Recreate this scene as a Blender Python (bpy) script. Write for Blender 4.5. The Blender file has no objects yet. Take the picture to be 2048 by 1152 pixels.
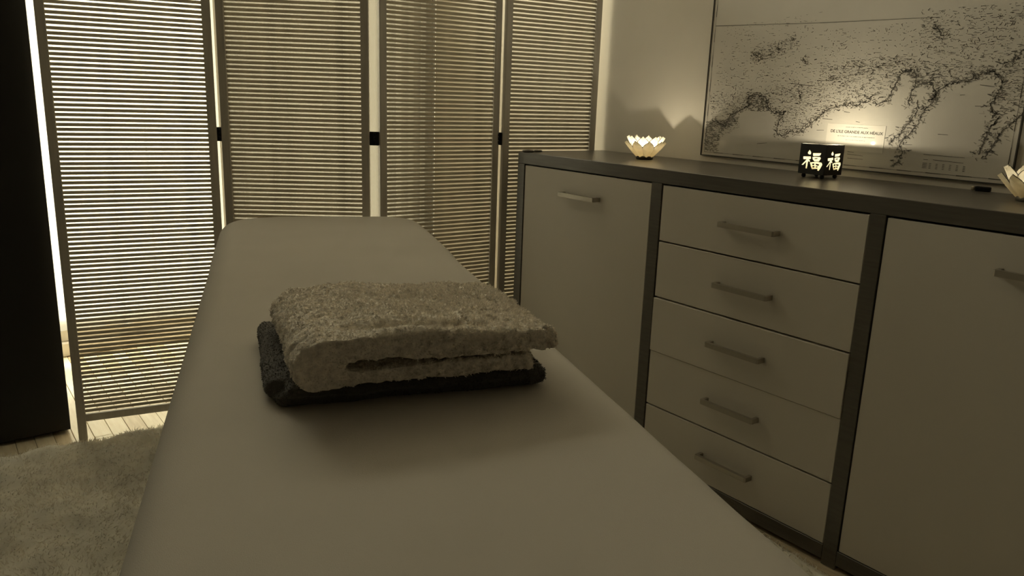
import bpy, bmesh, math, random
import numpy as np
from mathutils import Vector, Matrix, noise

# ------------------------------------------------------------------ camera, world, light, exposure
scene = bpy.context.scene
COL = scene.collection
vs = scene.view_settings
vs.view_transform = 'Standard'
vs.look = 'None'
vs.gamma = 1.0
vs.use_curve_mapping = False
vs.exposure = 0.0
scene.display_settings.display_device = 'sRGB'

CAM_H = 1.02                      # metres above the floor; the room's axes: X to the cabinet wall, Y to the window wall
F_PX = 1571.0
TILT, ROLL, HEAD = math.radians(13.7), math.atan2(224, 6424), math.radians(37.4)

def set_camera():
    down = Vector((-math.sin(ROLL) * math.cos(TILT), math.cos(ROLL) * math.cos(TILT), math.sin(TILT)))
    up = -down
    z = Vector((0, 0, 1))
    fw = (z - up * up.dot(z)).normalized()
    rt = fw.cross(up)
    ex = Vector((math.cos(HEAD), math.sin(HEAD), 0))
    ey = Vector((-math.sin(HEAD), math.cos(HEAD), 0))
    def axis(k):
        h = Vector((rt[k], fw[k], up[k]))
        return Vector((h.dot(ex), h.dot(ey), h.z))
    cx, cy, cz = axis(0), -axis(1), -axis(2)
    cd = bpy.data.cameras.new('camera')
    cd.sensor_width = 36.0
    cd.lens = F_PX / 2048.0 * 36.0
    cd.clip_start = 0.02
    co = bpy.data.objects.new('camera', cd)
    co.matrix_world = Matrix(((cx.x, cy.x, cz.x, 0), (cx.y, cy.y, cz.y, 0), (cx.z, cy.z, cz.z, CAM_H), (0, 0, 0, 1)))
    COL.objects.link(co)
    scene.camera = co
set_camera()

SKY = (1.0, 0.935, 0.71)
SKY_STRENGTH = 13.9
world = bpy.data.worlds.new('overcast_daylight')
scene.world = world
world.use_nodes = True
wb = world.node_tree.nodes['Background']
wb.inputs['Color'].default_value = (*SKY, 1)
wb.inputs['Strength'].default_value = SKY_STRENGTH

# room
XL, XR, YB, YW, ZC = -1.45, 1.935, -1.7, 3.29, 2.62
WX0, WX1, WZ0, WZ1 = -0.10, 1.90, 0.0, 2.52       # window opening in the wall at YW; unseen top added to light the room

pl = bpy.data.lights.new('window_portal', 'AREA')   # sampling portal for the daylight in the window opening, emits nothing itself
pl.shape = 'RECTANGLE'
pl.size, pl.size_y = WX1 - WX0, WZ1 - WZ0
pl.cycles.is_portal = True
po = bpy.data.objects.new('window_portal', pl)
po.location = ((WX0 + WX1) / 2, YW + 0.14, (WZ0 + WZ1) / 2)
po.rotation_euler = (math.radians(-90), 0, 0)
COL.objects.link(po)

try:
    scene.cycles.use_denoising = True
    scene.cycles.max_bounces = 10
    scene.cycles.diffuse_bounces = 6
    scene.cycles.transparent_max_bounces = 16
    scene.cycles.sample_clamp_indirect = 8.0
    scene.cycles.caustics_reflective = False
    scene.cycles.caustics_refractive = False
except Exception:
    pass

# ------------------------------------------------------------------ materials
MATS = {}

def mat(name, col, rough=0.6, var=0.0, var_scale=20.0, bump=0.0, bump_scale=200.0, stretch=(1, 1, 1), metal=0.0, spec=0.5,
        translucent=0.0, coat=0.0, emis=None, emis_s=0.0, sheen=0.0, col2=None, detail=4.0):
    if name in MATS:
        return MATS[name]
    m = bpy.data.materials.new(name)
    m.use_nodes = True
    nt = m.node_tree
    nt.nodes.clear()
    N, L = nt.nodes.new, nt.links.new
    out = N('ShaderNodeOutputMaterial')
    bs = N('ShaderNodeBsdfPrincipled')
    bs.inputs['Base Color'].default_value = (*col, 1)
    bs.inputs['Roughness'].default_value = rough
    bs.inputs['Metallic'].default_value = metal
    bs.inputs['Specular IOR Level'].default_value = spec
    bs.inputs['Coat Weight'].default_value = coat
    bs.inputs['Coat Roughness'].default_value = 0.06
    bs.inputs['Sheen Weight'].default_value = sheen
    if emis:
        bs.inputs['Emission Color'].default_value = (*emis, 1)
        bs.inputs['Emission Strength'].default_value = emis_s
    surf = bs.outputs[0]
    tc = N('ShaderNodeTexCoord')
    mp = N('ShaderNodeMapping')
    mp.inputs['Scale'].default_value = stretch
    L(tc.outputs['Object'], mp.inputs['Vector'])
    colsock = None
    if var > 0 or col2:
        nz = N('ShaderNodeTexNoise')
        nz.inputs['Scale'].default_value = var_scale
        nz.inputs['Detail'].default_value = detail
        L(mp.outputs[0], nz.inputs['Vector'])
        mx = N('ShaderNodeMix')
        mx.data_type = 'RGBA'
        rp = N('ShaderNodeMapRange')
        rp.inputs['From Min'].default_value = 0.3
        rp.inputs['From Max'].default_value = 0.7
        L(nz.outputs['Fac'], rp.inputs['Value'])
        L(rp.outputs[0], mx.inputs['Factor'])
        c2 = col2 or tuple(c * (1 - var) for c in col)
        mx.inputs[6].default_value = (*col, 1)
        mx.inputs[7].default_value = (*c2, 1)
        colsock = mx.outputs[2]
        L(colsock, bs.inputs['Base Color'])
    if bump > 0:
        nb = N('ShaderNodeTexNoise')
        nb.inputs['Scale'].default_value = bump_scale
        nb.inputs['Detail'].default_value = 3.0
        L(mp.outputs[0], nb.inputs['Vector'])
        bp = N('ShaderNodeBump')
        bp.inputs['Strength'].default_value = bump
        bp.inputs['Distance'].default_value = 0.002
        L(nb.outputs['Fac'], bp.inputs['Height'])
        L(bp.outputs[0], bs.inputs['Normal'])
    if translucent > 0:
        tr = N('ShaderNodeBsdfTranslucent')
        tr.inputs['Color'].default_value = (*col, 1)
        if colsock:
            L(colsock, tr.inputs['Color'])
        ms = N('ShaderNodeMixShader')
        ms.inputs[0].default_value = translucent
        L(bs.outputs[0], ms.inputs[1])
        L(tr.outputs[0], ms.inputs[2])
        surf = ms.outputs[0]
    L(surf, out.inputs['Surface'])
    MATS[name] = m
    return m

def glass_mat(name, tint, gloss):
    m = bpy.data.materials.new(name)
    m.use_nodes = True
    nt = m.node_tree
    nt.nodes.clear()
    N, L = nt.nodes.new, nt.links.new
    out = N('ShaderNodeOutputMaterial')
    t = N('ShaderNodeBsdfTransparent')
    t.inputs['Color'].default_value = (*tint, 1)
    g = N('ShaderNodeBsdfGlossy')
    g.inputs['Roughness'].default_value = 0.02
    ms = N('ShaderNodeMixShader')
    ms.inputs[0].default_value = gloss
    L(t.outputs[0], ms.inputs[1])
    L(g.outputs[0], ms.inputs[2])
    L(ms.outputs[0], out.inputs['Surface'])
    return m

def sheer_mat(name, col, open_frac):
    """thin woven curtain: part of the light passes straight between the threads, the rest is scattered by them"""
    m = bpy.data.materials.new(name)
    m.use_nodes = True
    nt = m.node_tree
    nt.nodes.clear()
    N, L = nt.nodes.new, nt.links.new
    out = N('ShaderNodeOutputMaterial')
    t = N('ShaderNodeBsdfTransparent')
    d = N('ShaderNodeBsdfDiffuse')
    d.inputs['Color'].default_value = (*col, 1)
    r = N('ShaderNodeBsdfTranslucent')
    r.inputs['Color'].default_value = (*col, 1)
    m1 = N('ShaderNodeMixShader')
    m1.inputs[0].default_value = 0.6
    L(d.outputs[0], m1.inputs[1])
    L(r.outputs[0], m1.inputs[2])
    m2 = N('ShaderNodeMixShader')
    m2.inputs[0].default_value = 1 - open_frac
    L(t.outputs[0], m2.inputs[1])
    L(m1.outputs[0], m2.inputs[2])
    L(m2.outputs[0], out.inputs['Surface'])
    return m

def S(v, k=1.0):                   # warm sepia-brown grey of albedo v
    return (min(1, v * 1.07 * k), v * 1.0 * k, v * 0.885 * k)

M_WALL = mat('wall_paint', S(0.74), 0.85, var=0.05, var_scale=6, bump=0.12, bump_scale=160)
M_CEIL = mat('ceiling_paint', S(0.45), 0.9, bump=0.08, bump_scale=120)
M_WALL2 = mat('wall_paint_low_bounce', S(0.13), 0.85, var=0.05, var_scale=6, bump=0.12, bump_scale=160)  # unseen walls made dark to cut the light bounced into the room
M_SUBFLOOR = mat('subfloor', S(0.25), 0.8)
M_PLANK2 = mat('floor_oak_warm', (0.80, 0.69, 0.50), 0.26, col2=(0.56, 0.45, 0.30), var_scale=9, stretch=(9, 0.9, 1), bump=0.1, bump_scale=60, spec=0.6)
M_PLANK = mat('floor_oak', (0.95, 0.88, 0.70), 0.26, col2=(0.80, 0.70, 0.52), var_scale=9, stretch=(9, 0.9, 1), bump=0.1, bump_scale=60, spec=0.6)
M_SCREEN = mat('screen_wood', S(0.56), 0.55, var=0.2, var_scale=14, stretch=(6, 6, 0.6), bump=0.15, bump_scale=90)
M_SLAT = mat('screen_slat', (0.55, 0.505, 0.42), 0.6, col2=(0.37, 0.335, 0.27), var_scale=26, stretch=(1.0, 1.0, 9), translucent=0.40, detail=2)
M_HINGE = mat('hinge_black', (0.012, 0.011, 0.009), 0.35, metal=0.6)
M_CAB = mat('sideboard_dark_wood', (0.118, 0.107, 0.090), 0.30, col2=(0.084, 0.076, 0.064), var_scale=10, stretch=(14, 0.8, 14), bump=0.12, bump_scale=50, spec=0.7)
M_FRONT = mat('sideboard_cream_front', S(0.61), 0.5, var=0.03, var_scale=4)
M_HANDLE = mat('brushed_steel', (0.46, 0.43, 0.37), 0.38, metal=0.85, bump=0.05, bump_scale=300)
M_DARKGAP = mat('cabinet_inside', (0.015, 0.013, 0.010), 0.8)
M_SHEET = mat('fitted_sheet_cotton', S(0.52), 0.9, var=0.06, var_scale=5, bump=0.22, bump_scale=900, sheen=0.1)
M_LEGWOOD = mat('beech_leg', S(0.35), 0.5, var=0.2, var_scale=10, stretch=(8, 8, 0.6))
M_PADVINYL = mat('pad_vinyl', S(0.10), 0.5)
M_TOWEL = mat('towel_terry', S(0.92), 0.95, var=0.34, var_scale=130, bump=0.6, bump_scale=420, sheen=0.25, translucent=0.25)
M_TOWEL2 = mat('towel_dark_terry', S(0.11), 0.95, var=0.25, var_scale=70, bump=0.9, bump_scale=420, sheen=0.15)
M_RUG = mat('shag_pile', S(0.95), 0.95, var=0.30, var_scale=11, sheen=0.3, translucent=0.5, bump=0.8, bump_scale=160)  # darker blotches stand in for shading of the pile's soft waves
M_RUGBASE = mat('shag_base', S(0.97), 0.95, var=0.30, var_scale=11, sheen=0.3, bump=0.8, bump_scale=160)  # same painted wave shading under the fibres
M_TOWELBASE = mat('towel_weave', S(0.92), 0.95, var=0.34, var_scale=130, bump=0.6, bump_scale=420, sheen=0.25)
M_BLACK = mat('black_lacquer', (0.0075, 0.0065, 0.005), 0.55, var=0.3, var_scale=6)
M_PAPER = mat('map_paper', S(0.60), 0.55, var=0.07, var_scale=7, coat=0.35)
M_CARTOUCHE = mat('map_title_paper', S(0.66), 0.55, coat=0.35)
M_INK = mat('map_ink', (0.13, 0.115, 0.095), 0.6, var=0.35, var_scale=40, coat=0.3)
M_INKSOFT = mat('map_ink_wash', (0.34, 0.31, 0.26), 0.6, var=0.3, var_scale=30, coat=0.3)
M_INKDARK = mat('map_ink_line', (0.045, 0.038, 0.028), 0.6)
M_PETAL = mat('capiz_shell', (0.90, 0.84, 0.70), 0.6, var=0.25, var_scale=45, translucent=0.5, spec=0.2)
M_RIM = mat('lead_rim', (0.10, 0.085, 0.06), 0.45, metal=0.5)
M_BASE = mat('lamp_base_metal', (0.10, 0.088, 0.065), 0.4, metal=0.6)
M_LANTERN = mat('lantern_black_metal', (0.012, 0.0105, 0.008), 0.5, bump=0.1, bump_scale=300)
M_LINER = mat('lantern_paper', (0.95, 0.92, 0.80), 0.8, translucent=0.75)
M_WAX = mat('candle_wax', (0.95, 0.90, 0.78), 0.5, translucent=0.7)
M_FLAME = mat('flame', (1, 0.9, 0.6), 0.5, emis=(1.0, 0.90, 0.62), emis_s=60.0)
M_ALU = mat('tealight_cup', (0.6, 0.55, 0.42), 0.3, metal=1.0)
M_STONE = mat('dark_ornament', (0.11, 0.092, 0.066), 0.5, var=0.4, var_scale=60)
M_WINFRAME = mat('window_frame_paint', S(0.72), 0.4)
M_GLASS = glass_mat('window_glass', (0.97, 0.97, 0.95), 0.06)
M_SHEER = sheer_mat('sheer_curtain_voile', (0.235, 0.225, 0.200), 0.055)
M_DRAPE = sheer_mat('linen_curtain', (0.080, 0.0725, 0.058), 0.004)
M_ROD = mat('curtain_rod_metal', S(0.3), 0.35, metal=0.8)
M_BASEBOARD = mat('baseboard_paint', S(0.62), 0.5)

# ------------------------------------------------------------------ helpers
def link(o, parent=None):
    COL.objects.link(o)
    if parent is not None:
        o.parent = parent
    return o

def tag(o, label=None, cat=None, group=None, kind=None):
    if label: o['label'] = label
    if cat: o['category'] = cat
    if group: o['group'] = group
    if kind: o['kind'] = kind
    return o

def empty(name, loc, rz=0.0):
    o = bpy.data.objects.new(name, None)
    o.location = loc
    o.rotation_euler = (0, 0, rz)
    o.empty_display_size = 0.05
    return link(o)

def mesh_from(name, verts, faces, m, smooth=False):
    me = bpy.data.meshes.new(name)
    me.from_pydata([tuple(v) for v in verts], [], faces)
    me.materials.append(m)
    if smooth:
        me.polygons.foreach_set('use_smooth', [True] * len(me.polygons))
    me.update()
    return me

def obj(name, me, parent=None, loc=(0, 0, 0), rot=(0, 0, 0)):
    o = bpy.data.objects.new(name, me)
    o.location = loc
    o.rotation_euler = rot
    return link(o, parent)

def box_bm(bm, lo, hi):
    r = bmesh.ops.create_cube(bm, size=1.0)
    c = [(a + b) / 2 for a, b in zip(lo, hi)]
    s = [abs(b - a) for a, b in zip(lo, hi)]
    for v in r['verts']:
        v.co = Vector((c[0] + v.co.x * s[0], c[1] + v.co.y * s[1], c[2] + v.co.z * s[2]))
    return r['verts']

def boxes_mesh(name, boxes, m, bevel=0.0, seg=1):
    bm = bmesh.new()
    for lo, hi in boxes:
        box_bm(bm, lo, hi)
    if bevel > 0:
        bmesh.ops.bevel(bm, geom=list(bm.edges), offset=bevel, segments=seg, affect='EDGES', profile=0.6)
    bmesh.ops.recalc_face_normals(bm, faces=list(bm.faces))
    me = bpy.data.meshes.new(name)
    bm.to_mesh(me)
    bm.free()
    me.materials.append(m)
    return me

def box(name, lo, hi, m, parent=None, bevel=0.0, seg=1):
    """box whose own origin sits at its centre base; lo/hi in the parent's space"""
    c = ((lo[0] + hi[0]) / 2, (lo[1] + hi[1]) / 2, min(lo[2], hi[2]))
    me = boxes_mesh(name, [([a - b for a, b in zip(lo, c)], [a - b for a, b in zip(hi, c)])], m, bevel, seg)
    return obj(name, me, parent, c)

def lathe_mesh(name, prof, m, n=32, smooth=True, close=False):
    verts, faces = [], []
    for r, z in prof:
        for k in range(n):
            a = 2 * math.pi * k / n
            verts.append((r * math.cos(a), r * math.sin(a), z))
    for i in range(len(prof) - 1):
        for k in range(n):
            a, b = i * n + k, i * n + (k + 1) % n
            faces.append((a, b, b + n, a + n))
    if prof[0][0] > 1e-5: faces.append(tuple(reversed(range(n))))
    if prof[-1][0] > 1e-5: faces.append(tuple((len(prof) - 1) * n + k for k in range(n)))
    return mesh_from(name, verts, faces, m, smooth)

def tube_mesh(name, pts, r, m, n=8, closed=False):
    verts, faces = [], []
    P = [Vector(p) for p in pts]
    K = len(P)
    for i, p in enumerate(P):
        a = P[i - 1] if (i > 0 or closed) else p
        b = P[(i + 1) % K] if (i < K - 1 or closed) else p
        t = (b - a).normalized()
        ref = Vector((0, 0, 1)) if abs(t.z) < 0.9 else Vector((1, 0, 0))
        u = t.cross(ref).normalized()
        w = t.cross(u)
        for k in range(n):
            q = 2 * math.pi * k / n
            verts.append(p + (u * math.cos(q) + w * math.sin(q)) * r)
    for i in range(K if closed else K - 1):
        j = (i + 1) % K
        for k in range(n):
            faces.append((i * n + k, i * n + (k + 1) % n, j * n + (k + 1) % n, j * n + k))
    if not closed:
        faces.append(tuple(range(n - 1, -1, -1)))
        faces.append(tuple((K - 1) * n + k for k in range(n)))
    return mesh_from(name, verts, faces, m, True)

def sstep(a, b, x):
    t = min(1.0, max(0.0, (x - a) / (b - a)))
    return t * t * (3 - 2 * t)

# ------------------------------------------------------------------ the room
def wall_with_hole(name, y0, y1, x0, x1, z1, hx0, hx1, hz0, hz1, m):
    bs = [((x0, y0, 0), (hx0, y1, z1)), ((hx1, y0, 0), (x1, y1, z1)), ((hx0, y0, hz1), (hx1, y1, z1))]
    if hz0 > 0: bs.append(((hx0, y0, 0), (hx1, y1, hz0)))
    return obj(name, boxes_mesh(name, bs, m))

T = 0.12
o = wall_with_hole('wall_back', YW, YW + T, XL - T, XR + T, ZC, WX0, WX1, WZ0, WZ1, M_WALL); tag(o, kind='structure')
tag(box('wall_right', (XR, YB, 0), (XR + T, YW, ZC), M_WALL), kind='structure')
tag(box('wall_left', (XL - T, YB, 0), (XL, YW, ZC), M_WALL2), kind='structure')
tag(box('wall_front', (XL - T, YB - T, 0), (XR + T, YB, ZC), M_WALL2), kind='structure')
tag(box('ceiling', (XL - T, YB - T, ZC), (XR + T, YW + T, ZC + T), M_CEIL), kind='structure')
floor = box('floor', (XL - T, YB - T, -0.12), (XR + T, YW + T, -0.014), M_SUBFLOOR)
tag(floor, kind='structure')
# oak strips running to the window: each one its own piece where the floor is bare, wider runs elsewhere
random.seed(4)
PW = 0.0482
plank_meshes = {}
def plank(x0, y0, y1):
    L = (round(y1 - y0, 3), random.random() < 0.45)
    if L not in plank_meshes:
        plank_meshes[L] = boxes_mesh('plank', [((0.0006, 0.0006, -0.0135), (PW - 0.0006, L[0] - 0.0006, 0.0))], M_PLANK2 if L[1] else M_PLANK, 0.0009)
    o = obj('plank', plank_meshes[L], floor, (0, 0, 0))
    o.location = Vector((x0, y0, random.uniform(-0.0004, 0.0))) - floor.location
    return o
x = XL
k = 0
while x < XR - 0.001:
    cuts = [YB, YB + 1.5 + 0.45 * (k % 3), 1.62 + 0.2 * ((k * 2) % 5), 2.95 - 0.17 * ((k * 3) % 4), YW]
    for a, b in zip(cuts[:-1], cuts[1:]):
        plank(x, a, b)
    x += PW
    k += 1
for nm, lo, hi in (('baseboard_right', (XR - 0.014, YB, 0.001), (XR, YW, 0.07)), ('baseboard_left', (XL, YB, 0.001), (XL + 0.014, YW, 0.07))):
    tag(box(nm, lo, hi, M_BASEBOARD, bevel=0.003), kind='structure')

# window with a low bottom rail, two sashes each side of a mullion
win = obj('window_1', boxes_mesh('window_1', [
    ((WX0, YW - 0.02, 0.0), (WX1, YW + 0.07, 0.055)), ((WX0, YW - 0.02, WZ1 - 0.06), (WX1, YW + 0.07, WZ1)),
    ((WX0, YW - 0.02, 0.055), (WX0 + 0.03, YW + 0.07, WZ1 - 0.06)), ((WX1 - 0.03, YW - 0.02, 0.055), (WX1, YW + 0.07, WZ1 - 0.06))], M_WINFRAME, 0.004))
tag(win, kind='structure')
for a, b in ((WX0 + 0.03, 1.02), (1.02, WX1 - 0.03)):
    s = obj('window_sash', boxes_mesh('window_sash', [((a, YW, 0.055), (b, YW + 0.045, 0.125)), ((a, YW, WZ1 - 0.11), (b, YW + 0.045, WZ1 - 0.06)),
            ((a, YW, 0.125), (a + 0.03, YW + 0.045, WZ1 - 0.11)), ((b - 0.03, YW, 0.125), (b, YW + 0.045, WZ1 - 0.11))], M_WINFRAME, 0.003), win)
    obj('pane', boxes_mesh('pane', [((a + 0.03, YW + 0.02, 0.125), (b - 0.03, YW + 0.024, WZ1 - 0.11))], M_GLASS), s)

def curtain(name, x0, x1, y, z0, z1, m, folds, amp, label, seed):
    rnd = random.Random(seed)
    n = int(folds * 14)
    ph = [rnd.uniform(-0.6, 0.6) for _ in range(int(folds) + 2)]
    verts, faces = [], []
    zs = [z0, z0 + (z1 - z0) * 0.33, z0 + (z1 - z0) * 0.66, z1]
    for zi, z in enumerate(zs):
        for i in range(n + 1):
            t = i / n
            f = t * folds
            a = amp * (0.65 + 0.35 * math.sin(f * 1.7 + seed)) * math.sin(2 * math.pi * f + ph[int(f)] * 0.5)
            verts.append((x0 + (x1 - x0) * t + 0.35 * amp * math.sin(4 * math.pi * f), y + a * (1.0 - 0.15 * zi / 3), z))
    for zi in range(3):
        for i in range(n):
            a = zi * (n + 1) + i
            faces.append((a, a + 1, a + n + 2, a + n + 1))
    return tag(obj(name, mesh_from(name, verts, faces, m, True)), label, 'curtain')
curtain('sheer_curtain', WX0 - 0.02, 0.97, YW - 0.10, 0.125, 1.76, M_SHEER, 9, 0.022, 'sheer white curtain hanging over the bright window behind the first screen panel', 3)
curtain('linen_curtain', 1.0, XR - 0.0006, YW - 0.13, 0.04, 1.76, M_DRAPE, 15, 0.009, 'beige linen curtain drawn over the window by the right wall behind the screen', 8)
rod = obj('curtain_rod', tube_mesh('curtain_rod', [(WX0 - 0.1, YW - 0.115, 1.77), (XR - 0.01, YW - 0.115, 1.77)], 0.010, M_ROD, 12))
tag(rod, 'thin metal curtain rod across the window', 'curtain rod')
for bx in (WX0 - 0.05, 1.85):
    obj('bracket', boxes_mesh('bracket', [((bx - 0.01, YW - 0.115, 1.76), (bx + 0.01, YW, 1.78))], M_ROD), rod)

# ------------------------------------------------------------------ folding screen
SCREEN_H, PITCH, SLAT_H, SLAT_D, STILE, THICK = 1.60, 0.0130, 0.0087, 0.0030, 0.023, 0.016
PANELS = [((0.293, 2.444), (0.712, 2.366), 0.08, 1.26), ((0.726, 2.363), (1.085, 2.137), 0.66, 1.31),
          ((1.109, 2.124), (1.530, 2.106), 0.55, 1.36), ((1.536, 2.090), (1.905, 2.052), 0.45, 1.40)]
screen = empty('folding_screen', (1.10, 2.25, 0))
tag(screen, 'four-panel wooden folding screen with narrow horizontal slats in front of the bright window', 'folding screen')
for (a, b, vz0, vz1) in PANELS:
    w = math.hypot(b[0] - a[0], b[1] - a[1])
    rz = math.atan2(b[1] - a[1], b[0] - a[0])
    h = THICK / 2
    fr = obj('panel_frame', boxes_mesh('panel_frame', [
        ((0, -h, 0.0), (STILE, h, SCREEN_H)), ((w - STILE, -h, 0.0), (w, h, SCREEN_H)),
        ((STILE, -h * 0.8, 0.056), (w - STILE, h * 0.8, 0.078)), ((STILE, -h * 0.8, SCREEN_H - 0.03), (w - STILE, h * 0.8, SCREEN_H - 0.008))],
        M_SCREEN, 0.0015), screen)
    fr.location = Vector((a[0], a[1], 0)) - screen.location
    fr.rotation_euler = (0, 0, rz)
    sl = w - 2 * STILE
    sm = boxes_mesh('slat', [((0, -SLAT_D / 2, 0), (sl, SLAT_D / 2, SLAT_H))], M_SLAT, 0.0006)
    rest = []
    z = 0.083
    while z < SCREEN_H - 0.04:
        if vz0 <= z <= vz1:
            s = obj('slat', sm, fr, (STILE, random.uniform(-0.0006, 0.0006), z + random.uniform(-0.0004, 0.0004)))
        else:
            rest.append(((0, -SLAT_D / 2, z), (sl, SLAT_D / 2, z + SLAT_H)))
        z += PITCH
    if rest:
        r = obj('slats_out_of_view', boxes_mesh('slats', rest, M_SLAT), fr, (STILE, 0, 0))
        tag(r, kind='stuff')
for i in range(3):                                   # hinges between neighbouring panels
    p, q = Vector((*PANELS[i][1], 0)), Vector((*PANELS[i + 1][0], 0))
    d = (q - p)
    n = Vector((0.55, 0.83, 0)) * -0.004
    for hz in (0.28, 0.865, 1.46):
        bm = bmesh.new()
        box_bm(bm, (-max(0.004, d.length / 2), -0.0035, 0), (max(0.004, d.length / 2), 0.0035, 0.040))
        me = bpy.data.meshes.new('hinge')
        bmesh.ops.bevel(bm, geom=list(bm.edges), offset=0.0008, segments=1, affect='EDGES')
        bm.to_mesh(me); bm.free()
        me.materials.append(M_HINGE)
        ho = obj('hinge', me, screen)
        ho.location = (p + q) / 2 + Vector((0, 0, hz)) - screen.location
        ho.rotation_euler = (0, 0, math.atan2(d.y, d.x))
        for kz in (0.004, 0.016, 0.028):
            obj('hinge_knuckle', tube_mesh('hinge_knuckle', [(0, -0.005, kz), (0, -0.005, kz + 0.009)], 0.0032, M_HINGE, 8), ho)

# ------------------------------------------------------------------ sideboard
t_ = 0.172
FX, TOPZ, CY0 = 1.562, 0.848, 2.035
def cy(u): return CY0 - u * t_
def cz(v): return CAM_H - v * t_
side = empty('sideboard', (1.745, cy(5.44), 0))
tag(side, 'dark wood sideboard with cream doors and five drawers along the right wall', 'sideboard')
BX = XR - 0.004
def cbox(name, lo, hi, m, bevel=0.0, parent=None):
    o = box(name, lo, hi, m, None, bevel)
    o.parent = parent or side
    o.location = o.location - (parent.location + side.location if parent else side.location)
    return o
UE = 10.88
cbox('top_board', (FX, cy(UE), TOPZ - 0.0362), (BX, cy(0), TOPZ), M_CAB, 0.0012)
for u0, u1 in ((0, 0.205), (3.42, 3.63), (6.96, 7.16), (10.675, UE)):
    cbox('upright', (FX, cy(u1), 0.0), (BX, cy(u0), TOPZ - 0.0364), M_CAB, 0.001)
for u0, u1 in ((0.205, 3.42), (3.63, 6.96), (7.16, 10.675)):
    cbox('bottom_board', (FX, cy(u1) + 0.0003, 0.012), (BX, cy(u0) - 0.0003, cz(5.652)), M_CAB, 0.001)
    cbox('back_panel', (BX - 0.006, cy(u1) + 0.0003, cz(5.65)), (BX - 0.001, cy(u0) - 0.0003, TOPZ - 0.037), M_DARKGAP)
    cbox('plinth', (FX + 0.02, cy(u1) + 0.0003, 0.0), (FX + 0.035, cy(u0) - 0.0003, 0.0118), M_DARKGAP)

HL, HX = 0.160, 0.027
def handle_mesh():
    # flat bar with both ends turned back to the front, seen from above as a shallow bracket
    prof = [(-HL / 2, 0.0), (-HL / 2, -HX + 0.003), (-HL / 2 + 0.004, -HX), (HL / 2 - 0.004, -HX), (HL / 2, -HX + 0.003), (HL / 2, 0.0),
            (HL / 2 - 0.008, 0.0), (HL / 2 - 0.008, -HX + 0.010), (-HL / 2 + 0.008, -HX + 0.010), (-HL / 2 + 0.008, 0.0)]
    bm = bmesh.new()
    lo = [bm.verts.new((x, y, -0.006)) for y, x in prof]
    hi = [bm.verts.new((x, y, 0.006)) for y, x in prof]
    n = len(prof)
    for i in range(n):
        j = (i + 1) % n
        bm.faces.new((lo[i], lo[j], hi[j], hi[i]))
    for vv in (lo, hi):
        for q in ((0, 1, 8, 9), (1, 2, 3, 8), (3, 4, 7, 8), (4, 5, 6, 7)):
            try: bm.faces.new([vv[k] for k in q])
            except ValueError: pass
    bmesh.ops.recalc_face_normals(bm, faces=list(bm.faces))
    me = bpy.data.meshes.new('handle')
    bm.to_mesh(me); bm.free()
    me.materials.append(M_HANDLE)
    return me
HM = handle_mesh()

def front(name, u0, u1, v0, v1, hv, dx=0.0, gap_l=0.003, gap_t=0.0036, gap_b=0.0006):
    o = cbox(name, (FX + 0.0015 + dx, cy(u1) + 0.0012, cz(v1) + gap_b), (FX + 0.0195 + dx, cy(u0) - gap_l, cz(v0) - gap_t), M_FRONT, 0.0012)
    h = obj('handle', HM, o)
    h.location = Vector((FX + 0.0015 + dx, cy((u0 + u1) / 2), cz(hv))) - side.location - o.location
    h['label'] = 'brushed steel bar handle'
    return o
front('door', 0.205, 3.42, 1.212, 5.648, 1.63)
VS = [1.216, 2.088, 2.976, 3.862, 4.766, 5.648]
for i in range(5):
    front('drawer', 3.63, 6.96, VS[i], VS[i + 1], (VS[i] + VS[i + 1]) / 2, dx=(-0.0035 if i == 2 else 0.0), gap_t=(0.0008 if i == 3 else 0.0034))
front('door', 7.16, 10.675, 1.216, 5.648, 1.63, gap_l=0.003)

# ------------------------------------------------------------------ tall black wardrobe at the left
wx0, wx1, wy0, wy1 = -0.60, 0.283, 2.510, 2.93
wr = empty('wardrobe', ((wx0 + wx1) / 2, (wy0 + wy1) / 2, 0))
tag(wr, 'tall near-black wardrobe at the left edge beside the slatted screen', 'wardrobe')
def wbox(name, lo, hi, m, bevel=0.0015):
    o = box(name, lo, hi, m, None, bevel)
    o.parent = wr
    o.location = o.location - wr.location
    return o
wbox('carcass', (wx0, wy0 + 0.02, 0.004), (wx1 - 0.002, wy1, 1.80), M_BLACK)
for a, b in ((wx0, (wx0 + wx1) / 2 - 0.0015), ((wx0 + wx1) / 2 + 0.0015, wx1)):
    d = wbox('door', (a, wy0, 0.012), (b, wy0 + 0.0195, 1.796), M_BLACK)
    hx = b - 0.06 if b > 0.2 else a + 0.4
    if b > 0.2: hx = a + 0.06
    hd = obj('handle', tube_mesh('handle', [(0, 0, -0.05), (0, -0.022, -0.05), (0, -0.026, -0.044), (0, -0.026, 0.044), (0, -0.022, 0.05), (0, 0, 0.05)], 0.004, M_HINGE, 8), d)
    hd.location = Vector((hx, wy0, 1.0)) - wr.location - d.location

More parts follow.
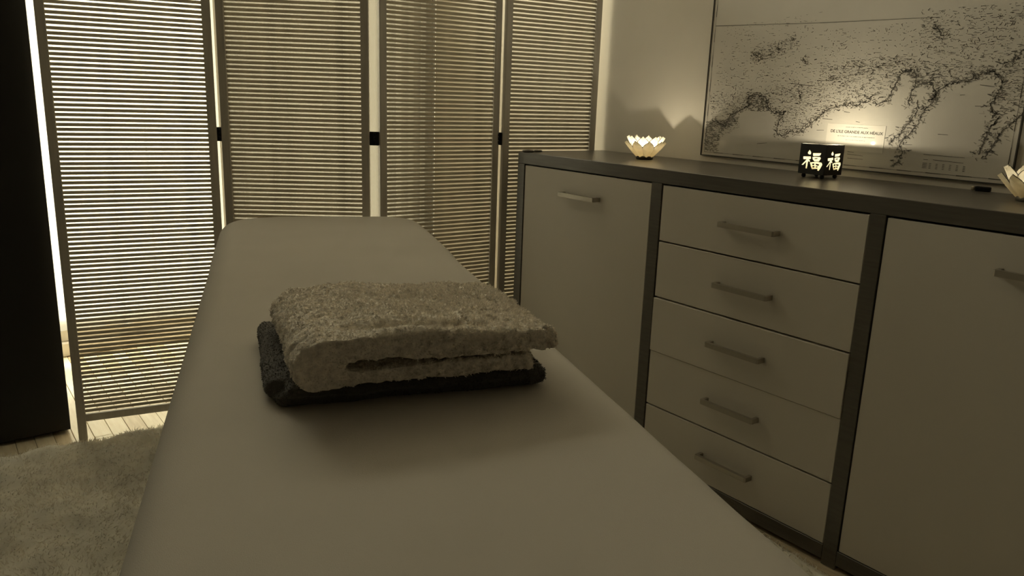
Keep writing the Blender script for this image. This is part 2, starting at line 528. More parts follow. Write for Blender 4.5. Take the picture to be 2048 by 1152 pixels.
# ------------------------------------------------------------------ shaggy rug
RX0, RX1, RY0, RY1 = -1.15, 1.512, -0.9, 2.392
def rug_edge(x, y):        # distance to the wavy border
    wob = 0.028 * noise.noise(Vector((x * 7, y * 7, 3.3))) + 0.006 * noise.noise(Vector((x * 30, y * 30, 1.3)))
    return min(x - RX0, RX1 - x, y - RY0, RY1 - y) + wob
def rug_h(x, y):
    e = rug_edge(x, y)
    base = 0.034 + 0.018 * noise.noise(Vector((x * 8, y * 6, 0.4))) + 0.012 * noise.noise(Vector((x * 19, y * 15, 4.4))) + 0.005 * noise.noise(Vector((x * 48, y * 40, 2.4)))
    return base * sstep(-0.01, 0.05, e)
nx, ny = 200, 240
verts, faces = [], []
for j in range(ny + 1):
    for i in range(nx + 1):
        x = RX0 + (RX1 - RX0) * i / nx
        y = RY0 + (RY1 - RY0) * j / ny
        verts.append((x, y, 0.003 + rug_h(x, y) * 0.95))
for j in range(ny):
    for i in range(nx):
        a = j * (nx + 1) + i
        faces.append((a, a + 1, a + nx + 2, a + nx + 1))
rug = obj('shaggy_rug', mesh_from('shaggy_rug', verts, faces, M_RUGBASE, True))
tag(rug, 'large cream shaggy rug on the wooden floor under the massage table', 'rug')

def blades(name, pts, nrm, length, width, lean, m, seed, parent, segs=2):
    """thin tapered fibres as one mesh: pts (N,3), nrm (N,3)"""
    rng = np.random.default_rng(seed)
    N = len(pts)
    L = length * rng.uniform(0.6, 1.2, N)[:, None]
    rd = rng.normal(size=(N, 3))
    d0 = nrm + rd * lean * 0.5
    d0 /= np.linalg.norm(d0, axis=1)[:, None]
    d1 = nrm * 0.45 + lean_dir(pts, rng) * lean + rd * lean * 0.45
    d1 /= np.linalg.norm(d1, axis=1)[:, None]
    sd = np.cross(d0 + 0.01, rng.normal(size=(N, 3)))
    sd /= np.linalg.norm(sd, axis=1)[:, None]
    p0, p1 = pts, pts + d0 * L * 0.5
    p2 = p1 + d1 * L * 0.5
    W = width
    V = np.stack([p0 - sd * W, p0 + sd * W, p1 - sd * W * 0.8, p1 + sd * W * 0.8, p2], axis=1).reshape(-1, 3)
    b = (np.arange(N) * 5)[:, None]
    F = np.concatenate([b + np.array([0, 1, 3]), b + np.array([0, 3, 2]), b + np.array([2, 3, 4])], axis=1).reshape(-1)
    me = bpy.data.meshes.new(name)
    me.vertices.add(N * 5)
    me.vertices.foreach_set('co', V.astype(np.float32).ravel())
    nf = N * 3
    me.loops.add(nf * 3)
    me.loops.foreach_set('vertex_index', F.astype(np.int32))
    me.polygons.add(nf)
    me.polygons.foreach_set('loop_start', np.arange(0, nf * 3, 3, dtype=np.int32))
    me.polygons.foreach_set('loop_total', np.full(nf, 3, dtype=np.int32))
    me.polygons.foreach_set('use_smooth', np.ones(nf, dtype=bool))
    me.update()
    me.validate()
    me.materials.append(m)
    o = obj(name, me, parent)
    tag(o, kind='stuff')
    return o

def lean_dir(pts, rng):
    a = 1.7 * np.sin(pts[:, 0] * 17 + 2.1 * np.sin(pts[:, 1] * 11)) + 1.3 * np.cos(pts[:, 1] * 21 + pts[:, 0] * 6) + rng.normal(size=len(pts)) * 0.5
    return np.stack([np.cos(a), np.sin(a), np.zeros(len(pts))], axis=1)

rng = np.random.default_rng(11)
pp = []
for (x0, x1, y0, y1, n) in ((-0.35, 0.75, 0.75, RY1 + 0.012, 55000), (0.9, RX1 + 0.012, 0.2, 1.7, 18000), (-1.15, -0.35, 0.0, RY1, 14000)):
    P = np.stack([rng.uniform(x0, x1, n), rng.uniform(y0, y1, n)], axis=1)
    for x, y in P:
        if rug_edge(x, y) > -0.004:
            pp.append((x, y, 0.001 + 0.85 * rug_h(x, y)))
pp = np.array(pp)
nrm = np.tile(np.array([0, 0, 1.0]), (len(pp), 1))
blades('rug_pile', pp, nrm, 0.019, 0.0014, 1.7, M_RUG, 5, rug)

# ------------------------------------------------------------------ massage table
BR = math.radians(-19.9)
bs_, bc_ = Vector((math.cos(BR), math.sin(BR), 0)), Vector((-math.sin(BR), math.cos(BR), 0))   # across, along
BED_C = (0.1475, 1.335)
def bed_pt(a, l, z): return bs_ * a + bc_ * l + Vector((0, 0, z))
table = empty('massage_table', tuple(bed_pt(*BED_C, 0)), BR)
tag(table, 'long massage table with a cream fitted sheet across the foreground', 'massage table')
HW, HLEN, BZ, FIL = 0.279, 0.985, 0.660, 0.048
def bed_top(a, l):        # local, from the centre
    raise_ = 0.006 * sstep(0.38, 0.50, l) + 0.002 * math.sin(math.pi * sstep(0.45, 0.98, l))
    crown = 0.004 * (1 - (a / HW) ** 2)
    wr_ = 0.0016 * noise.noise(Vector((a * 6, l * 4, 2.0))) + 0.0007 * noise.noise(Vector((a * 22, l * 14, 5.0)))
    return BZ + raise_ + crown + wr_
def corner(l):            # half width at position l, the head end rounder than the foot end
    for R, dl in ((0.115, HLEN - l), (0.07, HLEN + l)):
        if dl < R:
            return HW - R + math.sqrt(max(0.0, R * R - (R - dl) ** 2))
    return HW
def edge_dist(a, l):
    R = 0.115 if l > 0 else 0.07
    qx, qy = abs(a) - (HW - R), abs(l) - (HLEN - R)
    return R - (math.hypot(max(qx, 0), max(qy, 0)) + min(max(qx, qy), 0))
na, nl = 56, 150
us = [math.sin((i / na - 0.5) * math.pi) * 0.55 + (2 * i / na - 1) * 0.45 for i in range(na + 1)]
ls = [HLEN * (math.sin((j / nl - 0.5) * math.pi) * 0.5 + (2 * j / nl - 1) * 0.5) for j in range(nl + 1)]
verts, faces = [], []
for l in ls:
    hw = corner(l)
    for u in us:
        a = hw * u
        d = max(0.0, edge_dist(a, l))
        z = bed_top(a, l)
        if d < FIL:
            z -= FIL - math.sqrt(max(0.0, FIL * FIL - (FIL - d) ** 2))
        verts.append((a, l, z))
W1 = na + 1
for j in range(nl):
    for i in range(na):
        a = j * W1 + i
        faces.append((a, a + 1, a + W1 + 1, a + W1))
ring = [i for i in range(na + 1)] + [j * W1 + na for j in range(1, nl + 1)] + [nl * W1 + i for i in range(na - 1, -1, -1)] + [j * W1 for j in range(nl - 1, 0, -1)]
prev = ring
for dz, off in ((0.02, 0.0005), (0.055, 0.0), (0.085, -0.004), (0.10, -0.012)):
    cur = []
    for r in ring:
        v = Vector(verts[r])
        n2 = Vector((v.x / HW, 0, 0)) if abs(v.x) > HW - 0.12 else Vector((0, 0, 0))
        n2 += Vector((0, v.y / HLEN, 0)) if abs(v.y) > HLEN - 0.12 else Vector((0, 0, 0))
        if n2.length > 0: n2.normalize()
        rip = 0.003 * noise.noise(Vector((v.x * 14, v.y * 14, dz * 4)))
        cur.append(len(verts))
        verts.append(tuple(v + n2 * (off + rip) - Vector((0, 0, dz))))
    for i in range(len(ring)):
        j = (i + 1) % len(ring)
        faces.append((prev[i], cur[i], cur[j], prev[j]))
    prev = cur
obj('fitted_sheet', mesh_from('fitted_sheet', verts, faces, M_SHEET, True), table)
obj('pad', boxes_mesh('pad', [((-HW + 0.02, -HLEN + 0.03, 0.575), (HW - 0.02, HLEN - 0.05, 0.64))], M_PADVINYL, 0.02, 3), table)
obj('table_frame', boxes_mesh('table_frame', [((-HW + 0.03, -HLEN + 0.05, 0.52), (-HW + 0.055, HLEN - 0.07, 0.572)), ((HW - 0.055, -HLEN + 0.05, 0.52), (HW - 0.03, HLEN - 0.07, 0.572)),
    ((-HW + 0.055, -HLEN + 0.05, 0.52), (HW - 0.055, -HLEN + 0.075, 0.572)), ((-HW + 0.055, HLEN - 0.095, 0.52), (HW - 0.055, HLEN - 0.07, 0.572))], M_LEGWOOD, 0.003), table)
for sx in (-1, 1):
    for ly in (-0.78, 0.74):
        obj('leg', boxes_mesh('leg', [((sx * (HW - 0.07) - 0.02, ly - 0.02, 0.028), (sx * (HW - 0.07) + 0.02, ly + 0.02, 0.522))], M_LEGWOOD, 0.004), table)

# ------------------------------------------------------------------ folded towels on the table
def slab(bm, quad, z0, z1, n=10):
    """quad: near-left, near-right, far-right, far-left in table (across, along) coordinates"""
    A, B, C, D = [Vector((*q, 0)) for q in quad]
    g = bmesh.ops.create_cube(bm, size=1.0)
    for v in g['verts']:
        u, w, h = v.co.x + 0.5, v.co.y + 0.5, v.co.z + 0.5
        p = A * (1 - u) * (1 - w) + B * u * (1 - w) + C * u * w + D * (1 - u) * w
        v.co = Vector((p.x, p.y, z0 + (z1 - z0) * h))

def rod_fold(bm, p, q, r, zc):
    p, q = Vector((*p, zc)), Vector((*q, zc))
    d = q - p
    mtx = Matrix.Translation((p + q) / 2) @ d.to_track_quat('Z', 'Y').to_matrix().to_4x4()
    bmesh.ops.create_cone(bm, cap_ends=True, segments=20, radius1=r, radius2=r, depth=d.length, matrix=mtx)

def soft_mesh(name, bm, m, voxel, smooth_it, fn):
    me = bpy.data.meshes.new(name + '_raw')
    bm.to_mesh(me); bm.free()
    tmp = bpy.data.objects.new(name + '_raw', me)
    COL.objects.link(tmp)
    r = tmp.modifiers.new('r', 'REMESH'); r.mode = 'VOXEL'; r.voxel_size = voxel
    s = tmp.modifiers.new('s', 'SMOOTH'); s.factor = 0.5; s.iterations = smooth_it
    dg = bpy.context.evaluated_depsgraph_get()
    out = bpy.data.meshes.new_from_object(tmp.evaluated_get(dg))
    bpy.data.objects.remove(tmp)
    bpy.data.meshes.remove(me)
    out.name = name
    out.update()
    nr = [v.normal.copy() for v in out.vertices]
    for v, n in zip(out.vertices, nr):
        v.co = fn(v.co.copy(), n)
    out.materials.clear()
    out.materials.append(m)
    out.polygons.foreach_set('use_smooth', [True] * len(out.polygons))
    out.update()
    return out

def terry(o_mesh, name, n, length, width, m, seed, parent, zmin):
    o_mesh.calc_loop_triangles()
    V = np.array([v.co[:] for v in o_mesh.vertices])
    Tn = np.array([t.vertices[:] for t in o_mesh.loop_triangles])
    A, B, C = V[Tn[:, 0]], V[Tn[:, 1]], V[Tn[:, 2]]
    nr = np.cross(B - A, C - A)
    ar = np.linalg.norm(nr, axis=1)
    nr /= ar[:, None] + 1e-12
    w = ar * (nr[:, 2] > -0.6) * (A[:, 2] > zmin)
    rg = np.random.default_rng(seed)
    idx = rg.choice(len(Tn), n, p=w / w.sum())
    r1, r2 = np.sqrt(rg.random(n))[:, None], rg.random(n)[:, None]
    P = A[idx] * (1 - r1) + B[idx] * r1 * (1 - r2) + C[idx] * r1 * r2
    return blades(name, P - nr[idx] * 0.0008, nr[idx], length, width, 0.9, m, seed, parent)

TB = BED_C
def tl(q): return (q[0] - TB[0], q[1] - TB[1])
BTOP = BZ + 0.004

# lower dark towel: two flat folded layers
bm = bmesh.new()
q1 = [tl(q) for q in ((0.000, 0.880), (0.320, 0.885), (0.300, 1.140), (-0.010, 1.150))]
q2 = [tl(q) for q in ((0.012, 0.868), (0.314, 0.878), (0.300, 1.136), (-0.004, 1.146))]
slab(bm, q1, BTOP, BTOP + 0.0125)
slab(bm, q2, BTOP + 0.013, BTOP + 0.0265)
rod_fold(bm, tl((0.318, 0.884)), tl((0.300, 1.136)), 0.0128, BTOP + 0.0135)
rod_fold(bm, tl((0.000, 0.902)), tl((-0.010, 1.150)), 0.0128, BTOP + 0.0133)
def fn_low(p, n):
    k = noise.noise(p * 16) * 0.0035 + noise.noise(p * 60) * 0.0016
    q = p + n * k
    q.z += 0.003 * noise.noise(Vector((p.x * 11, p.y * 11, 0)))
    q.z = max(q.z, bed_top(q.x, q.y) + 0.0006)
    return q
low = soft_mesh('dark_towel', bm, M_TOWEL2, 0.0042, 5, fn_low)
dark_towel = obj('dark_towel', low, None, table.location, (0, 0, BR))
tag(dark_towel, 'dark folded towel lying under the pale fluffy towel on the table', 'towel')
terry(low, 'terry_pile', 16000, 0.0045, 0.0006, M_TOWEL2, 21, dark_towel, 0.0)

# upper pale towel: thick upper layer folded over at the left onto a thinner lower layer
bm = bmesh.new()
Z1 = BTOP + 0.030
q3 = [tl(q) for q in ((0.052, 0.846), (0.303, 0.864), (0.292, 1.115), (0.025, 1.110))]
q4 = [tl(q) for q in ((0.044, 0.836), (0.322, 0.870), (0.302, 1.122), (0.022, 1.114))]
slab(bm, q3, Z1, Z1 + 0.0205)
slab(bm, q4, Z1 + 0.0300, Z1 + 0.060)
rod_fold(bm, tl((0.048, 0.842)), tl((0.026, 1.112)), 0.0295, Z1 + 0.0300)
rod_fold(bm, tl((0.322, 0.882)), tl((0.300, 1.118)), 0.0195, Z1 + 0.0405)
def fn_top(p, n):
    a, l = p.x + TB[0], p.y + TB[1]
    q = p + n * (noise.noise(p * 11) * 0.006 + noise.noise(p * 45) * 0.0028 + noise.noise(p * 140) * 0.0030)
    q.z -= 0.0085 * sstep(0.08, 0.32, a) * sstep(Z1 + 0.018, Z1 + 0.034, p.z) + 0.003 * sstep(0.95, 1.1, l) * sstep(Z1 + 0.018, Z1 + 0.034, p.z)
    if n.z > -0.2:
        # sagging fold across the front of the top layer
        d = (l - (0.892 + 0.10 * (a - 0.17) ** 2 / 0.03 * 0.16)) / 0.016
        s_ = math.exp(-((a - 0.155) / 0.062) ** 2)
        q.z -= 0.020 * s_ * math.exp(-d * d) * sstep(Z1 + 0.03, Z1 + 0.05, p.z)
        q.z += 0.008 * s_ * math.exp(-((l - 0.862) / 0.014) ** 2) * sstep(Z1 + 0.03, Z1 + 0.05, p.z)
        q.z -= 0.006 * sstep(0.06, -0.02, a) * sstep(Z1 + 0.03, Z1 + 0.05, p.z)
        q.z += 0.004 * noise.noise(Vector((a * 9, l * 9, 1.0))) * sstep(Z1 + 0.02, Z1 + 0.05, p.z)
    q.z = max(q.z, Z1 + 0.0008)
    return q
top = soft_mesh('pale_towel', bm, M_TOWELBASE, 0.0030, 9, fn_top)
pale_towel = obj('pale_towel', top, None, table.location, (0, 0, BR))
tag(pale_towel, 'thick pale fluffy towel folded on top of the dark towel', 'towel')
terry(top, 'terry_pile', 34000, 0.0055, 0.0010, M_TOWEL, 33, pale_towel, 0.0)

# ------------------------------------------------------------------ the sea chart on the right wall (millimetres: Y, Z on the wall)
COAST= [[(1550, 972), (1527, 966), (1500, 957), (1483, 989), (1461, 1001), (1440, 1009), (1425, 1016), (1428, 1040), (1415, 1047), (1390, 1043), (1372, 1042), (1368, 1027), (1360, 1017), (1349, 1008), (1339, 1000), (1317, 1003), (1301, 1005), (1309, 992), (1321, 978), (1324, 962), (1320, 944), (1301, 941), (1282, 954), (1266, 951), (1235, 965), (1208, 987), (1185, 1011), (1132, 1032), (1127, 1024), (1119, 1033), (1099, 1023), (1087, 1035), (1067, 1041), (1062, 1053)], [(1059, 1036), (1044, 1032), (1022, 1042), (1015, 1060), (1002, 1090), (1000, 1101), (984, 1113), (968, 1113), (962, 1101), (959, 1084), (962, 1069), (968, 1050), (971, 1032)], [(949, 1044), (948, 1027), (952, 1007), (964, 986), (979, 964), (991, 957), (1002, 936)], [(908, 1056), (913, 1039), (929, 1024), (935, 1010), (938, 993), (950, 972), (968, 956), (976, 940), (966, 920), (975, 896), (986, 887)], [(955, 1078), (921, 1084), (908, 1051), (918, 1045), (901, 1068), (886, 1079), (871, 1085), (839, 1090), (825, 1101), (795, 1110), (778, 1096), (771, 1085), (777, 1059), (788, 1037), (781, 1021), (764, 1015), (772, 1000), (784, 981), (788, 961), (792, 945), (796, 928)], [(718, 1024), (733, 1007), (745, 991), (758, 976), (761, 963), (769, 949), (778, 924)], [(1430, 1162), (1412, 1152), (1395, 1144)], [(1379, 1152), (1369, 1157)], [(1306, 1191), (1302, 1196)], [(1355, 1171), (1342, 1171)], [(1266, 1060), (1262, 1047), (1262, 1034)], [(936, 1214), (911, 1184)], [(1268, 1146), (1257, 1129)], [(740, 1154), (755, 1137), (768, 1127), (782, 1122)]]
REG= [([(1554, 1130), (1216, 1126), (1205, 1051), (1556, 1037)], 170), ([(1552, 1234), (1234, 1257), (1216, 1126), (1548, 1129)], 120), ([(1228, 1214), (926, 1223), (914, 1146), (1216, 1126)], 130), ([(1440, 1176), (1367, 1183), (1300, 1204), (1283, 1184), (1354, 1141), (1435, 1131)], 130), ([(1566, 1044), (1425, 1053), (1420, 1012), (1469, 997), (1557, 972)], 130), ([(1572, 971), (1501, 967), (1451, 990), (1455, 955), (1514, 923), (1528, 881), (1570, 882)], 150), ([(1442, 1057), (1371, 1048), (1339, 1005), (1384, 1000), (1427, 1002)], 70), ([(1368, 1061), (1211, 1089), (1129, 1101), (1054, 1125), (1005, 1130), (1010, 1084), (1067, 1041), (1132, 1031), (1197, 990), (1252, 959), (1315, 942), (1317, 982), (1297, 1007), (1344, 1005)], 560), ([(1216, 1126), (1032, 1148), (1005, 1130), (1128, 1095), (1210, 1082)], 170), ([(975, 1247), (757, 1249), (741, 1158), (793, 1128), (888, 1123), (960, 1146)], 330), ([(1032, 1148), (888, 1123), (782, 1122), (819, 1096), (903, 1079), (962, 1084), (1002, 1113)], 230), ([(781, 1117), (738, 1142), (720, 1034), (764, 1017), (782, 1059)], 130)]
SHADE= [[(1572, 965), (1520, 973), (1454, 987), (1465, 962), (1517, 942), (1524, 881), (1573, 881)], [(1441, 1046), (1374, 1044), (1344, 1005), (1385, 1001), (1422, 1005)], [(1343, 997), (1301, 1007), (1318, 989), (1350, 989)]]
LINES= [((1567, 1239), (1231, 1231)), ((1231, 1231), (927, 1229)), ((1299, 1080), (1229, 1073)), ((1383, 914), (1351, 918)), ((1132, 1011), (1115, 1009)), ((1096, 988), (1085, 986)), ((1190, 991), (1161, 990)), ((1202, 961), (1181, 962)), ((1132, 936), (1062, 935)), ((1154, 928), (1066, 929)), ((1110, 918), (1067, 917)), ((1108, 912), (1090, 911)), ((1108, 906), (1065, 904)), ((1106, 896), (1064, 896)), ((916, 920), (822, 919)), ((892, 909), (823, 907)), ((914, 908), (903, 908)), ((890, 968), (867, 968)), ((855, 1057), (844, 1058)), ((819, 1034), (806, 1034)), ((816, 1080), (785, 1076)), ((797, 1060), (782, 1059)), ((916, 1034), (904, 1027)), ((968, 939), (946, 940)), ((813, 932), (800, 932))]
MX = 1.9305                      # printed face of the chart
KS = MX / 1.911
def mp_(p):                      # millimetre pair -> wall position
    return (p[0] / 1000 * KS, CAM_H + (p[1] / 1000 - CAM_H) * KS)
ML, MR, MB, MT = 1.594, 0.727, 0.868, 1.56
chart = empty('sea_chart', (MX, (ML + MR) / 2, MB))
tag(chart, 'old printed sea chart with jagged coastline hung on the wall above the sideboard', 'map')
def crel(me, name):
    o = obj(name, me, chart)
    o.location = -chart.location
    return o
crel(boxes_mesh('board', [((MX, MR, MB), (XR - 0.0005, ML, MT))], M_PAPER), 'board')
FRW = 0.0026
for nm, lo, hi in (('frame_strip', (MX - 0.003, MR - FRW, MB - FRW), (XR - 0.0005, ML + FRW, MB)), ('frame_strip', (MX - 0.003, MR - FRW, MT), (XR - 0.0005, ML + FRW, MT + FRW)),
                   ('frame_strip', (MX - 0.003, MR - FRW, MB), (XR - 0.0005, MR, MT)), ('frame_strip', (MX - 0.003, ML, MB), (XR - 0.0005, ML + FRW, MT))):
    crel(boxes_mesh('frame_strip', [(lo, hi)], M_INKDARK), nm)

class Ink:
    def __init__(self, dx): self.v, self.f, self.x = [], [], MX - dx
    def seg(self, p, q, w):
        dy, dz = q[0] - p[0], q[1] - p[1]
        L = math.hypot(dy, dz) or 1e-6
        ny_, nz_ = -dz / L * w / 2, dy / L * w / 2
        b = len(self.v)
        for y, z in ((p[0] + ny_, p[1] + nz_), (q[0] + ny_ * 0.7, q[1] + nz_ * 0.7), (q[0] - ny_ * 0.7, q[1] - nz_ * 0.7), (p[0] - ny_, p[1] - nz_)):
            self.v.append((self.x, y, z))
        self.f.append((b, b + 1, b + 2, b + 3))
    def poly(self, pts):
        b = len(self.v)
        self.v += [(self.x, y, z) for y, z in pts]
        self.f.append(tuple(range(b, b + len(pts))))
    def build(self, name, m):
        o = crel(mesh_from(name, self.v, self.f, m), name)
        tag(o, kind='stuff')
        return o

def inside(p, poly):
    c = False
    j = len(poly) - 1
    for i in range(len(poly)):
        (xi, yi), (xj, yj) = poly[i], poly[j]
        if (yi > p[1]) != (yj > p[1]) and p[0] < (xj - xi) * (p[1] - yi) / (yj - yi) + xi:
            c = not c
        j = i
    return c

rnd = random.Random(77)
marks, coast, wash, ruled = Ink(0.0005), Ink(0.0006), Ink(0.0003), Ink(0.0006)
for poly, n in REG:
    P = [mp_(p) for p in poly]
    ys, zs = [p[0] for p in P], [p[1] for p in P]
    c = 0
    while c < n * 2.1:
        p = (rnd.uniform(min(ys), max(ys)), rnd.uniform(min(zs), max(zs)))
        if not inside(p, P):
            continue
        c += 1
        k = rnd.random()
        if k < 0.5:      # sounding figures
            L, w, a = rnd.uniform(0.0012, 0.003), rnd.uniform(0.0008, 0.0014), rnd.uniform(-0.6, 0.6)
        elif k < 0.86:   # place names
            L, w, a = rnd.uniform(0.004, 0.011), rnd.uniform(0.0006, 0.0011), rnd.uniform(-0.12, 0.12)
        else:            # rocks and shoals
            L, w, a = rnd.uniform(0.003, 0.008), rnd.uniform(0.0008, 0.0018), rnd.uniform(-1.5, 1.5)
        marks.seg(p, (p[0] - L * math.cos(a), p[1] + L * math.sin(a)), w)
for line in COAST:
    P = [mp_(p) for p in line]
    for a, b in zip(P[:-1], P[1:]):
        L = math.hypot(b[0] - a[0], b[1] - a[1])
        n = max(2, int(L / 0.0035))
        prev = a
        for i in range(1, n + 1):
            t = i / n
            q = (a[0] + (b[0] - a[0]) * t + rnd.gauss(0, 0.0016), a[1] + (b[1] - a[1]) * t + rnd.gauss(0, 0.0016))
            coast.seg(prev, q, rnd.uniform(0.0012, 0.0036))
            prev = q
            for _ in range(4):   # hachures of the cliffs
                ang = rnd.uniform(0, 2 * math.pi)
                h = rnd.uniform(0.002, 0.012)
                s = (q[0] + rnd.gauss(0, 0.0065), q[1] + rnd.gauss(0, 0.005))
                (coast if rnd.random() < 0.32 else wash).seg(s, (s[0] + h * math.cos(ang), s[1] + 0.6 * h * math.sin(ang)), rnd.uniform(0.0008, 0.0028))
for poly in SHADE:
    P = [mp_(p) for p in poly]
    ys, zs = [p[0] for p in P], [p[1] for p in P]
    for _ in range(int(4.5e4 * (max(ys) - min(ys)) * (max(zs) - min(zs)))):
        p = (rnd.uniform(min(ys), max(ys)), rnd.uniform(min(zs), max(zs)))
        if inside(p, P):
            wash.seg(p, (p[0] - rnd.uniform(0.003, 0.010), p[1] + rnd.uniform(-0.003, 0.003)), rnd.uniform(0.001, 0.003))
for p, q in LINES:
    ruled.seg(mp_(p), mp_(q), 0.0011)
IN = 0.0105                                           # scale border inside the edge
for (a, b) in (((ML - IN, MB + IN * 0.8), (MR + IN, MB + IN * 0.8)), ((ML - IN, MB + IN * 0.8), (ML - IN, MT - IN)), ((MR + IN, MB + IN * 0.8), (MR + IN, MT - IN))):
    L = math.hypot(b[0] - a[0], b[1] - a[1])
    n = int(L / 0.034)
    for i in range(n):
        t0, t1 = i / n, (i + 1) / n
        ruled.seg((a[0] + (b[0] - a[0]) * t0, a[1] + (b[1] - a[1]) * t0), (a[0] + (b[0] - a[0]) * t1, a[1] + (b[1] - a[1]) * t1), 0.0019 if i % 2 else 0.0009)
# tide table rows
for r in range(4):
    for c0 in range(7):
        y0, z0 = 0.924 - c0 * 0.0155, 0.8985 - r * 0.0036
        ruled.seg((y0, z0), (y0 - (0.011 if c0 < 1 else 0.005), z0), 0.0013)
wash.build('coast_shading', M_INKSOFT)
marks.build('soundings', M_INK)
coast.build('coastline', M_INK)
ruled.build('ruled_lines', M_INKDARK)
# title cartouche
CY0_, CY1_, CZ0_, CZ1_ = 1.184, 1.026, 0.9135, 0.980
crel(boxes_mesh('title_panel', [((MX - 0.0007, CY1_, CZ0_), (MX - 0.0002, CY0_, CZ1_))], M_CARTOUCHE), 'title_panel')
def text(s, size, yc, z, width, bold=0.0):
    cu = bpy.data.curves.new('lettering', 'FONT')
    cu.body = s
    cu.size = size
    cu.align_x, cu.align_y = 'CENTER', 'CENTER'
    cu.offset = bold
    tmp = bpy.data.objects.new('lettering', cu)
    COL.objects.link(tmp)
    dg = bpy.context.evaluated_depsgraph_get()
    me = bpy.data.meshes.new_from_object(tmp.evaluated_get(dg))
    bpy.data.objects.remove(tmp)
    xs = [v.co.x for v in me.vertices]
    k = width / (max(xs) - min(xs))
    for v in me.vertices:
        v.co = Vector((MX - 0.0009, yc - v.co.x * k, z + v.co.y))
    me.materials.clear()
    me.materials.append(M_INKDARK)
    o = crel(me, 'lettering')
    o['label'] = 'printed title DE L\'ILE GRANDE AUX HÉAUX'
    return o
text("DE L'ILE GRANDE AUX HÉAUX", 0.0100, 1.1025, 0.9605, 0.142, 0.00022)
small = Ink(0.0009)
for z, w, h in ((0.9725, 0.060, 0.0022), (0.9495, 0.098, 0.0026), (0.9405, 0.052, 0.0016)):
    y = 1.1025 + w / 2
    while y > 1.1025 - w / 2:
        L = rnd.uniform(0.0012, 0.0026)
        small.seg((y, z), (y - L, z + rnd.uniform(-0.0004, 0.0004)), h * rnd.uniform(0.4, 0.8))
        y -= L + rnd.choice((0.0007, 0.0008, 0.0022))
small.build('small_print', M_INK)

# ------------------------------------------------------------------ candles
def point_light(name, loc, power, parent, col=(1.0, 0.89, 0.64), r=0.006):
    l = bpy.data.lights.new(name, 'POINT')
    l.energy = power
    l.color = col
    l.shadow_soft_size = r
    o = bpy.data.objects.new(name, l)
    o.location = loc
    return link(o, parent)

def candle(loc, h, r, power, label, flame_h=0.016):
    c = obj('tealight', lathe_mesh('tealight', [(0.0, 0.0), (r, 0.0), (r, h - 0.002), (r - 0.001, h), (r - 0.0025, h - 0.0015), (0.0, h - 0.003)], M_WAX, 24), None, loc)
    tag(c, label, 'candle')
    obj('wick', tube_mesh('wick', [(0, 0, h - 0.003), (0.0004, 0, h + 0.003)], 0.0006, M_HINGE, 6), c)
    f = flame_h
    obj('flame', lathe_mesh('flame', [(0.0, 0), (0.0022, f * 0.12), (0.0031, f * 0.32), (0.0026, f * 0.55), (0.0014, f * 0.8), (0.0, f)], M_FLAME, 12), c, (0, 0, h + 0.0005))
    point_light('candle_light', (0, 0, h + f + 0.0032), power, c, r=0.0028)
    return c

# ------------------------------------------------------------------ black candle lantern with cut-out characters
LS, LH, LZ = 0.0725, 0.0725, TOPZ + 0.0105
LC = Vector((1.812, 1.118, TOPZ))
lan = empty('candle_lantern', tuple(LC), math.radians(-3))
tag(lan, 'small black metal candle lantern with glowing cut-out Chinese characters on the sideboard', 'lantern')
G = {'o': [[(350, 335), (380, 385), (375, 430), (345, 440), (312, 425), (310, 395)],
           [(415, 405), (585, 390), (565, 435), (545, 450), (415, 465)],
           [(400, 495), (440, 480), (560, 475), (575, 500), (535, 575), (440, 585), (405, 540)],
           [(210, 495), (370, 480), (375, 530), (325, 555), (355, 580), (345, 600), (310, 590), (285, 755), (250, 755), (270, 610), (205, 685), (170, 680), (240, 600), (280, 550), (210, 555)],
           [(345, 615), (410, 600), (500, 587), (590, 597), (600, 640), (560, 720), (520, 785), (485, 770), (498, 738), (380, 760), (360, 700)]],
     'i': [[(445, 512), (505, 500), (497, 522), (450, 530)],
           [(392, 640), (432, 625), (432, 662), (400, 668)], [(470, 628), (535, 638), (515, 672), (468, 662)],
           [(400, 690), (437, 685), (433, 712), (405, 720)], [(468, 686), (505, 684), (492, 712), (466, 712)]]}
def gl(p):
    v = (p[1] - 205) / 660
    u = (p[0] - (180 - 90 * v)) / 520
    return (u - 0.5) * LS, (1 - v) * LH
def plate_mesh():
    cu = bpy.data.curves.new('plate', 'CURVE')
    cu.dimensions = '2D'
    cu.fill_mode = 'BOTH'
    cu.extrude = 0.0006
    def add(pts):
        s = cu.splines.new('POLY')
        s.points.add(len(pts) - 1)
        for q, p in zip(s.points, pts):
            q.co = (p[0], p[1], 0, 1)
        s.use_cyclic_u = True
    add([(-LS / 2, 0), (LS / 2, 0), (LS / 2, LH), (-LS / 2, LH)])
    for p in G['o']: add([gl(q) for q in p])
    for p in G['i']: add([gl(q) for q in p])
    tmp = bpy.data.objects.new('plate', cu)
    COL.objects.link(tmp)
    dg = bpy.context.evaluated_depsgraph_get()
    me = bpy.data.meshes.new_from_object(tmp.evaluated_get(dg))
    bpy.data.objects.remove(tmp)
    me.materials.clear()
    me.materials.append(M_LANTERN)
    return me
PMESH = plate_mesh()
